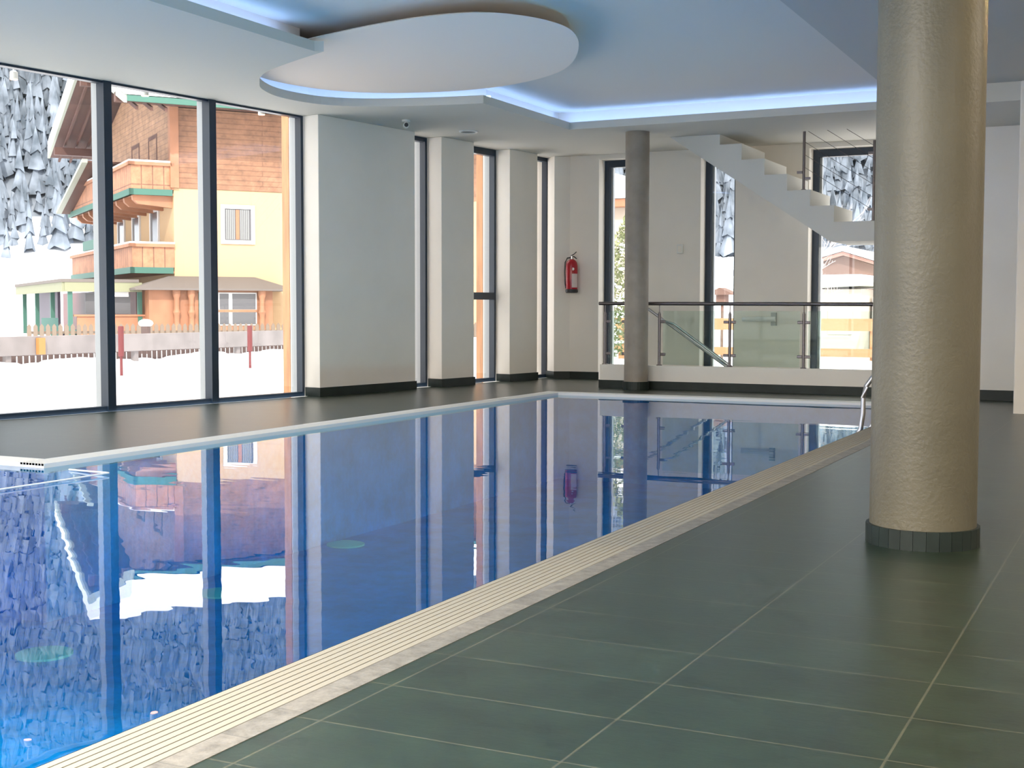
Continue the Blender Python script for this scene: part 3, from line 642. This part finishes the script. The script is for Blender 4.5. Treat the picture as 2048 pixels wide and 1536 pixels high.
# veranda at the side
HB('veranda_roof', m_roof, (-3.7,-1.3,-.7,11,1.80,1.90)); HB('veranda_fascia', P('pale_green_fascia', (.22,.225,.14), .6), (-3.66,-3.58,-.65,11,1.50,1.80), (-3.58,-1.2,-.68,-.6,1.50,1.80))
HB('veranda_wall', P('dark_glazed_wall', (.10,.075,.11), .5), (-2.9,-2.8,5.5,10.6,-.06,1.6))
HB('veranda_back', m_dred, (-1.3,-1.2,-.2,15,0,1.6))
HB('veranda_counter', m_wood, (-3.2,-1.1,-.55,-.45,0,.72), (-3.3,-1.1,-.6,-.4,.72,.78))
for u_, v_ in ((-3.4,-.5),(-3.4,3.2),(-3.4,7),(-3.4,10.5),(-1.25,-.5)): HB('veranda_post', m_green, (u_-.07,u_+.07,v_-.07,v_+.07,0,1.6))
HB('veranda_glazing', m_dpane, (-2.9,-1.5,-.3,-.28,.8,1.45))
HB('veranda_lamp', m_wframe, (-2.2,-1.6,-.55,-.35,1.35,1.5))
# chairs on the terrace
m_teal = P('teal_plastic', (.05,.13,.12), .5)
def chair(x, y, rz, label):
    t = thing('garden_chair', label, 'chair', (x,y,-.06), rz, group='teal garden chairs on the terrace')
    MB().box(-.26,.26,-.3,.3,.24,.29).build('seat', m_teal, t, local=True)
    MB().extr([(-.26,.26,.27),(.26,.26,.27),(.26,.52,.66),(-.26,.52,.66)], (0,.04,0)).build('backrest', m_teal, t, local=True)
    for a in (-.23,.23):
        for b in (-.2,.2): MB().box(a-.025,a+.025,b-.025,b+.025,0,.24).build('leg', m_teal, t, local=True)
chair(-32.2,31.2,.8,'left teal garden chair standing on the guesthouse terrace'); chair(-30.9,31.4,-.3,'right teal garden chair standing on the guesthouse terrace')
# --- picket fence + gray rail board
m_grey = P('weathered_grey_board', (.20,.18,.18), .8, var=.15, vscale=2); m_pick = P('brown_picket', (.10,.065,.06), .8, var=.2, vscale=3); m_tan = P('tan_picket', (.17,.13,.10), .8)
fe = thing('picket_fence', 'low brown picket fence standing in the snow behind the grey board', 'fence', (-17.3,20,-.06))
proto = MB().box(-17.315,-17.285,13.0,13.085,-.06,.30).build('picket', m_pick, fe)
for i in range(1, 100):
    c = proto.copy(); COL.objects.link(c); c.parent = fe; c.location = (0, i*.138, 0)
MB().box(-17.35,-17.315,13,26.8,.10,.16).build('fence_rail', m_pick, fe)
gb = thing('board_fence', 'long weathered grey board fence crossing the snow', 'fence', (-16.9,20,-.06))
MB().box(-16.93,-16.88,12.0,28.0,.13,.45).build('board', m_grey, gb, bevel=.01)
for y in (12.5,15.5,18.5,21.5,24.5,27.5): MB().box(-17.02,-16.93,y-.05,y+.05,-.06,.40).build('post', m_grey, gb)
tag(MB().box(-16.87,-16.80,16.03,16.17,.14,.42).build('orange_marker', P('orange_board', (.42,.17,.05), .6)), 'small orange board fixed to the grey fence', 'board')
f2 = thing('tan_fence', 'tan picket fence in front of the guesthouse', 'fence', HC, HR)
pv = MB().extr([(-5,-3,0),(-4.88,-3,0),(-4.88,-3,.44),(-4.94,-3,.52),(-5,-3,.44)], (0,.03,0)).build('picket', m_tan, f2, local=True)
for i in range(1, 98):
    c = pv.copy(); COL.objects.link(c); c.parent = f2; c.location = (i*.175, 0, 0)
MB().box(-5,12.2,-2.96,-2.92,.22,.30).build('fence_rail', m_tan, f2, local=True)
m_pole = P('dark_red_pole', (.13,.022,.025), .6)
for i, (x, y, z, l) in enumerate(((-13.47,14.40,.68,'dark red snow pole beside the left window mullion'),(-13.34,17.23,.66,'dark red snow pole in the right window pane'))):
    t = thing('snow_pole', l, 'pole', (x,y,-.06), group='dark red snow poles')
    MB().cyl((x,y,-.06), .022, z-.1, 10).build('pole_stick', m_pole, t); MB().cyl((x,y,.22), .042, z-.24, 12).build('pole_sleeve', m_pole, t)
for i, (x, y, l) in enumerate(((-19.5,21.6,'snow-capped garden lamp behind the grey fence, left one'),(-19.5,27.5,'snow-capped garden lamp behind the grey fence, right one'))):
    t = thing('garden_lamp', l, 'lamp', (x,y,-.06), group='snow-capped garden lamps')
    MB().cyl((x,y,-.06), .10, .62, 12).build('lamp_post', m_pick, t); MB().blob((x,y,.60), .16, (1,1,.55)).build('snow_cap', M_snow, t, smooth=True)
dm = MB()
for i in range(46):
    y = 12.8+i*.32+random.uniform(-.1,.1); dm.blob((-17.2+random.uniform(-.25,.5), y, -.10), random.uniform(.25,.5), (1,1.4,random.uniform(.25,.42)), 10, 5)
tag(dm.build('snow_drift', M_snow, smooth=True), 'lumpy snow drift along the foot of the picket fence', 'snow', kind='stuff')

# --- seen through the far windows
m_oran = P('new_orange_board', (.42,.20,.10), .7, var=.08, vscale=1)
of = thing('orange_fence', 'fence of wide new orange boards outside the far windows', 'fence', (-7,22,-.06))
MB().box(-11,-1.5,21.98,22.03,.56,.765).build('board', m_oran, of); MB().box(-11,-1.5,21.98,22.03,.12,.26).build('board', m_oran, of)
for x in (-8.69,-6.4,-4.2,-2.0): MB().box(x-.06,x+.06,22.03,22.13,-.06,.75).build('post', m_oran, of)
dm = MB()
for i in range(26): dm.blob((-10.5+i*.38, 21.7+random.uniform(-.3,.3), -.1), random.uniform(.25,.45), (1.3,1,random.uniform(.3,.55)), 10, 5)
tag(dm.build('snow_drift', M_snow, smooth=True), 'snow piled against the orange board fence', 'snow', kind='stuff')
# brown gabled barn
m_barn = P('barn_brown', (.16,.095,.075), .8, var=.1, vscale=1); m_pink = P('pinkish_wall', (.30,.17,.14), .85)
t = thing('barn', 'brown gabled barn with snow on its roof behind the fence', 'barn', (-9.6,47,-.06))
MB().extr([(-12.2,45,-.06),(-7.4,45,-.06),(-7.4,45,2.0),(-9.6,45,2.75),(-12.2,45,1.95)], (0,6,0)).build('wall', m_barn, t)
MB().extr([(-12.6,44.7,2.03),(-9.6,44.7,2.88),(-7.2,44.7,2.1),(-7.2,44.7,2.0),(-9.6,44.7,2.76),(-12.6,44.7,1.92)], (0,6.4,0)).build('roof', m_pink, t)
MB().extr([(-12.7,44.6,2.04),(-9.6,44.6,2.90),(-7.1,44.6,2.1),(-7.1,44.6,2.3),(-9.6,44.6,3.08),(-12.7,44.6,2.24)], (0,6.4,0)).build('roof_snow', M_snow, t)
MB().box(-8.6,-7.5,44.9,45,.0,1.9).build('side_door', m_pink, t)
# cream shed with flat snowy roof
m_cream = P('cream_plaster', (.42,.37,.31), .85)
t = thing('shed', 'cream flat-roofed shed with a thick snow layer', 'shed', (-7.2,30.5,-.06))
MB().box(-9.0,-6.02,30,33,-.06,1.38).build('wall', m_cream, t)
MB().extr([(-9.3,29.8,1.30),(-5.85,29.8,1.46),(-5.85,29.8,1.53),(-9.3,29.8,1.38)], (0,3.4,0)).build('roof_edge', m_fas, t)
MB().extr([(-9.3,29.75,1.38),(-5.87,29.75,1.53),(-5.84,29.75,1.62),(-5.95,29.75,1.71),(-9.3,29.75,1.70)], (0,3.4,0)).build('roof_snow', M_snow, t, bevel=.04)
MB().box(-6.75,-6.2,29.97,30,.35,.95).build('shutter_grille', P('grey_grille', (.35,.34,.34), .6), t)
MB().box(-5.95,-4.6,31,33,-.06,1.2).build('annex', P('grey_annex', (.40,.38,.38), .8), t)
t = thing('snowy_house', 'house with a big white snow roof seen in the window by the slim column', 'house', (-18.4,47,-.06))
MB().box(-20.5,-17.3,45.5,51,-.06,4.75).build('wall', m_cream, t)
MB().extr([(-21,45,4.98),(-18.3,45,4.98),(-16.9,45,4.98),(-16.9,45,4.70),(-21,45,4.70)], (0,6,0)).build('eave_beam', m_wood, t)
MB().extr([(-21.2,44.9,5.0),(-16.8,44.9,5.0),(-16.8,44.9,5.25),(-19.6,44.9,6.35),(-21.2,44.9,5.8)], (0,6.2,0)).build('roof_snow', M_snow, t)
t = thing('hut', 'small hut with a rounded white snow roof seen under the stair slope', 'hut', (-14.8,45.5,-.06))
MB().box(-15.6,-13.2,45,48,-.06,2.3).build('wall', P('blue_grey_wall', (.30,.33,.40), .8), t)
MB().blob((-14.75,46,2.38), .9, (1,1,.55), 16, 8).build('roof_snow', M_snow, t, smooth=True)
dm = MB().blob((-12,40,-.4), 4, (1.6,1,.55), 16, 8)
tag(dm.build('snow_bank', M_snow, smooth=True), 'rounded snow bank behind the orange fence', 'snow', kind='stuff')
# small bird table
t = thing('bird_house', 'small wooden bird house on a pole in the snow', 'bird house', (-7.6,24.6,-.06))
MB().cyl((-7.6,24.6,-.06), .03, 1.1, 8).build('pole', m_barn, t); MB().extr([(-7.9,24.4,1.20),(-7.3,24.4,1.20),(-7.6,24.4,1.34)], (0,.4,0)).build('roof', m_barn, t); MB().box(-7.7,-7.5,24.5,24.7,1.02,1.20).build('box', m_barn, t)
# snowy thuja
m_leaf = P('thuja_green', (.16,.20,.08), .8, col2=(.26,.28,.15), vscale=3)
t = thing('thuja_tree', 'tall green thuja shrub dusted with snow behind the slim column', 'shrub', (-7.15,18.6,-.06))
lf = MB(); sn_ = MB()
for i in range(2600):
    z = random.uniform(.2, 2.25); a = random.uniform(0, 2*math.pi); R_ = .36*(1-max(0,(z-1.2)/1.15)**2*.75)+random.uniform(-.07,.04)
    x, y = -7.15+R_*math.cos(a), 18.6+R_*math.sin(a); s1 = random.uniform(.03,.07)
    d1 = Vector((random.uniform(-1,1),random.uniform(-1,1),random.uniform(-.2,1))).normalized()*s1; d2 = Vector((random.uniform(-1,1),random.uniform(-1,1),random.uniform(-1,1))).normalized()*s1*.6
    c0 = Vector((x,y,z)); lf.add([c0-d2, c0+d1*.6-d2*.3, c0+d1*1.5, c0+d2], [(0,1,2,3)])
    if i % 24 == 0: sn_.blob((x,y,z), random.uniform(.02,.05), (1.2,1,.6), 6, 4)
lf.build('foliage', m_leaf, t); sn_.build('snow_clumps', M_snow, t, smooth=True)
MB().cyl((-7.15,18.6,-.06), .05, 1.9, 8, r2=.02).build('trunk', m_barn, t)
lf = MB().tube([(-7.25,18.6,2.1),(-7.3,18.6,2.3),(-7.22,18.6,2.42),(-7.18,18.6,2.36)], .03, 6); lf.build('tip', m_leaf, t)
# bare apple tree
m_bark = P('frosted_bark', (.42,.38,.38), .8)
def branch(mb, p, d, L, r, dep):
    pts = [p]; 
    for i in range(4):
        d = (d+Vector((random.uniform(-.25,.25),random.uniform(-.25,.25),random.uniform(-.08,.16)))).normalized(); pts.append(pts[-1]+d*L/4)
    mb.tube(pts, r, 5, rs=[r*(1-.13*i) for i in range(5)])
    if dep > 0:
        for i in range(4 if dep > 1 else 3):
            q_ = pts[random.randint(1,4)]; branch(mb, q_, (d+Vector((random.uniform(-1,1),random.uniform(-1,1),random.uniform(-.3,.7)))).normalized(), L*random.uniform(.55,.75), r*.5, dep-1)
for x, y, l in ((-6.9,27.2,'bare frosted tree left behind the orange fence'),(-5.0,28.2,'bare frosted tree right behind the orange fence')):
    bt = MB(); branch(bt, Vector((x,y,-.06)), Vector((.05,0,1)), 1.5, .07, 4)
    t = tag(bt.build('bare_tree', m_bark), l, 'tree', group='bare frosted trees')
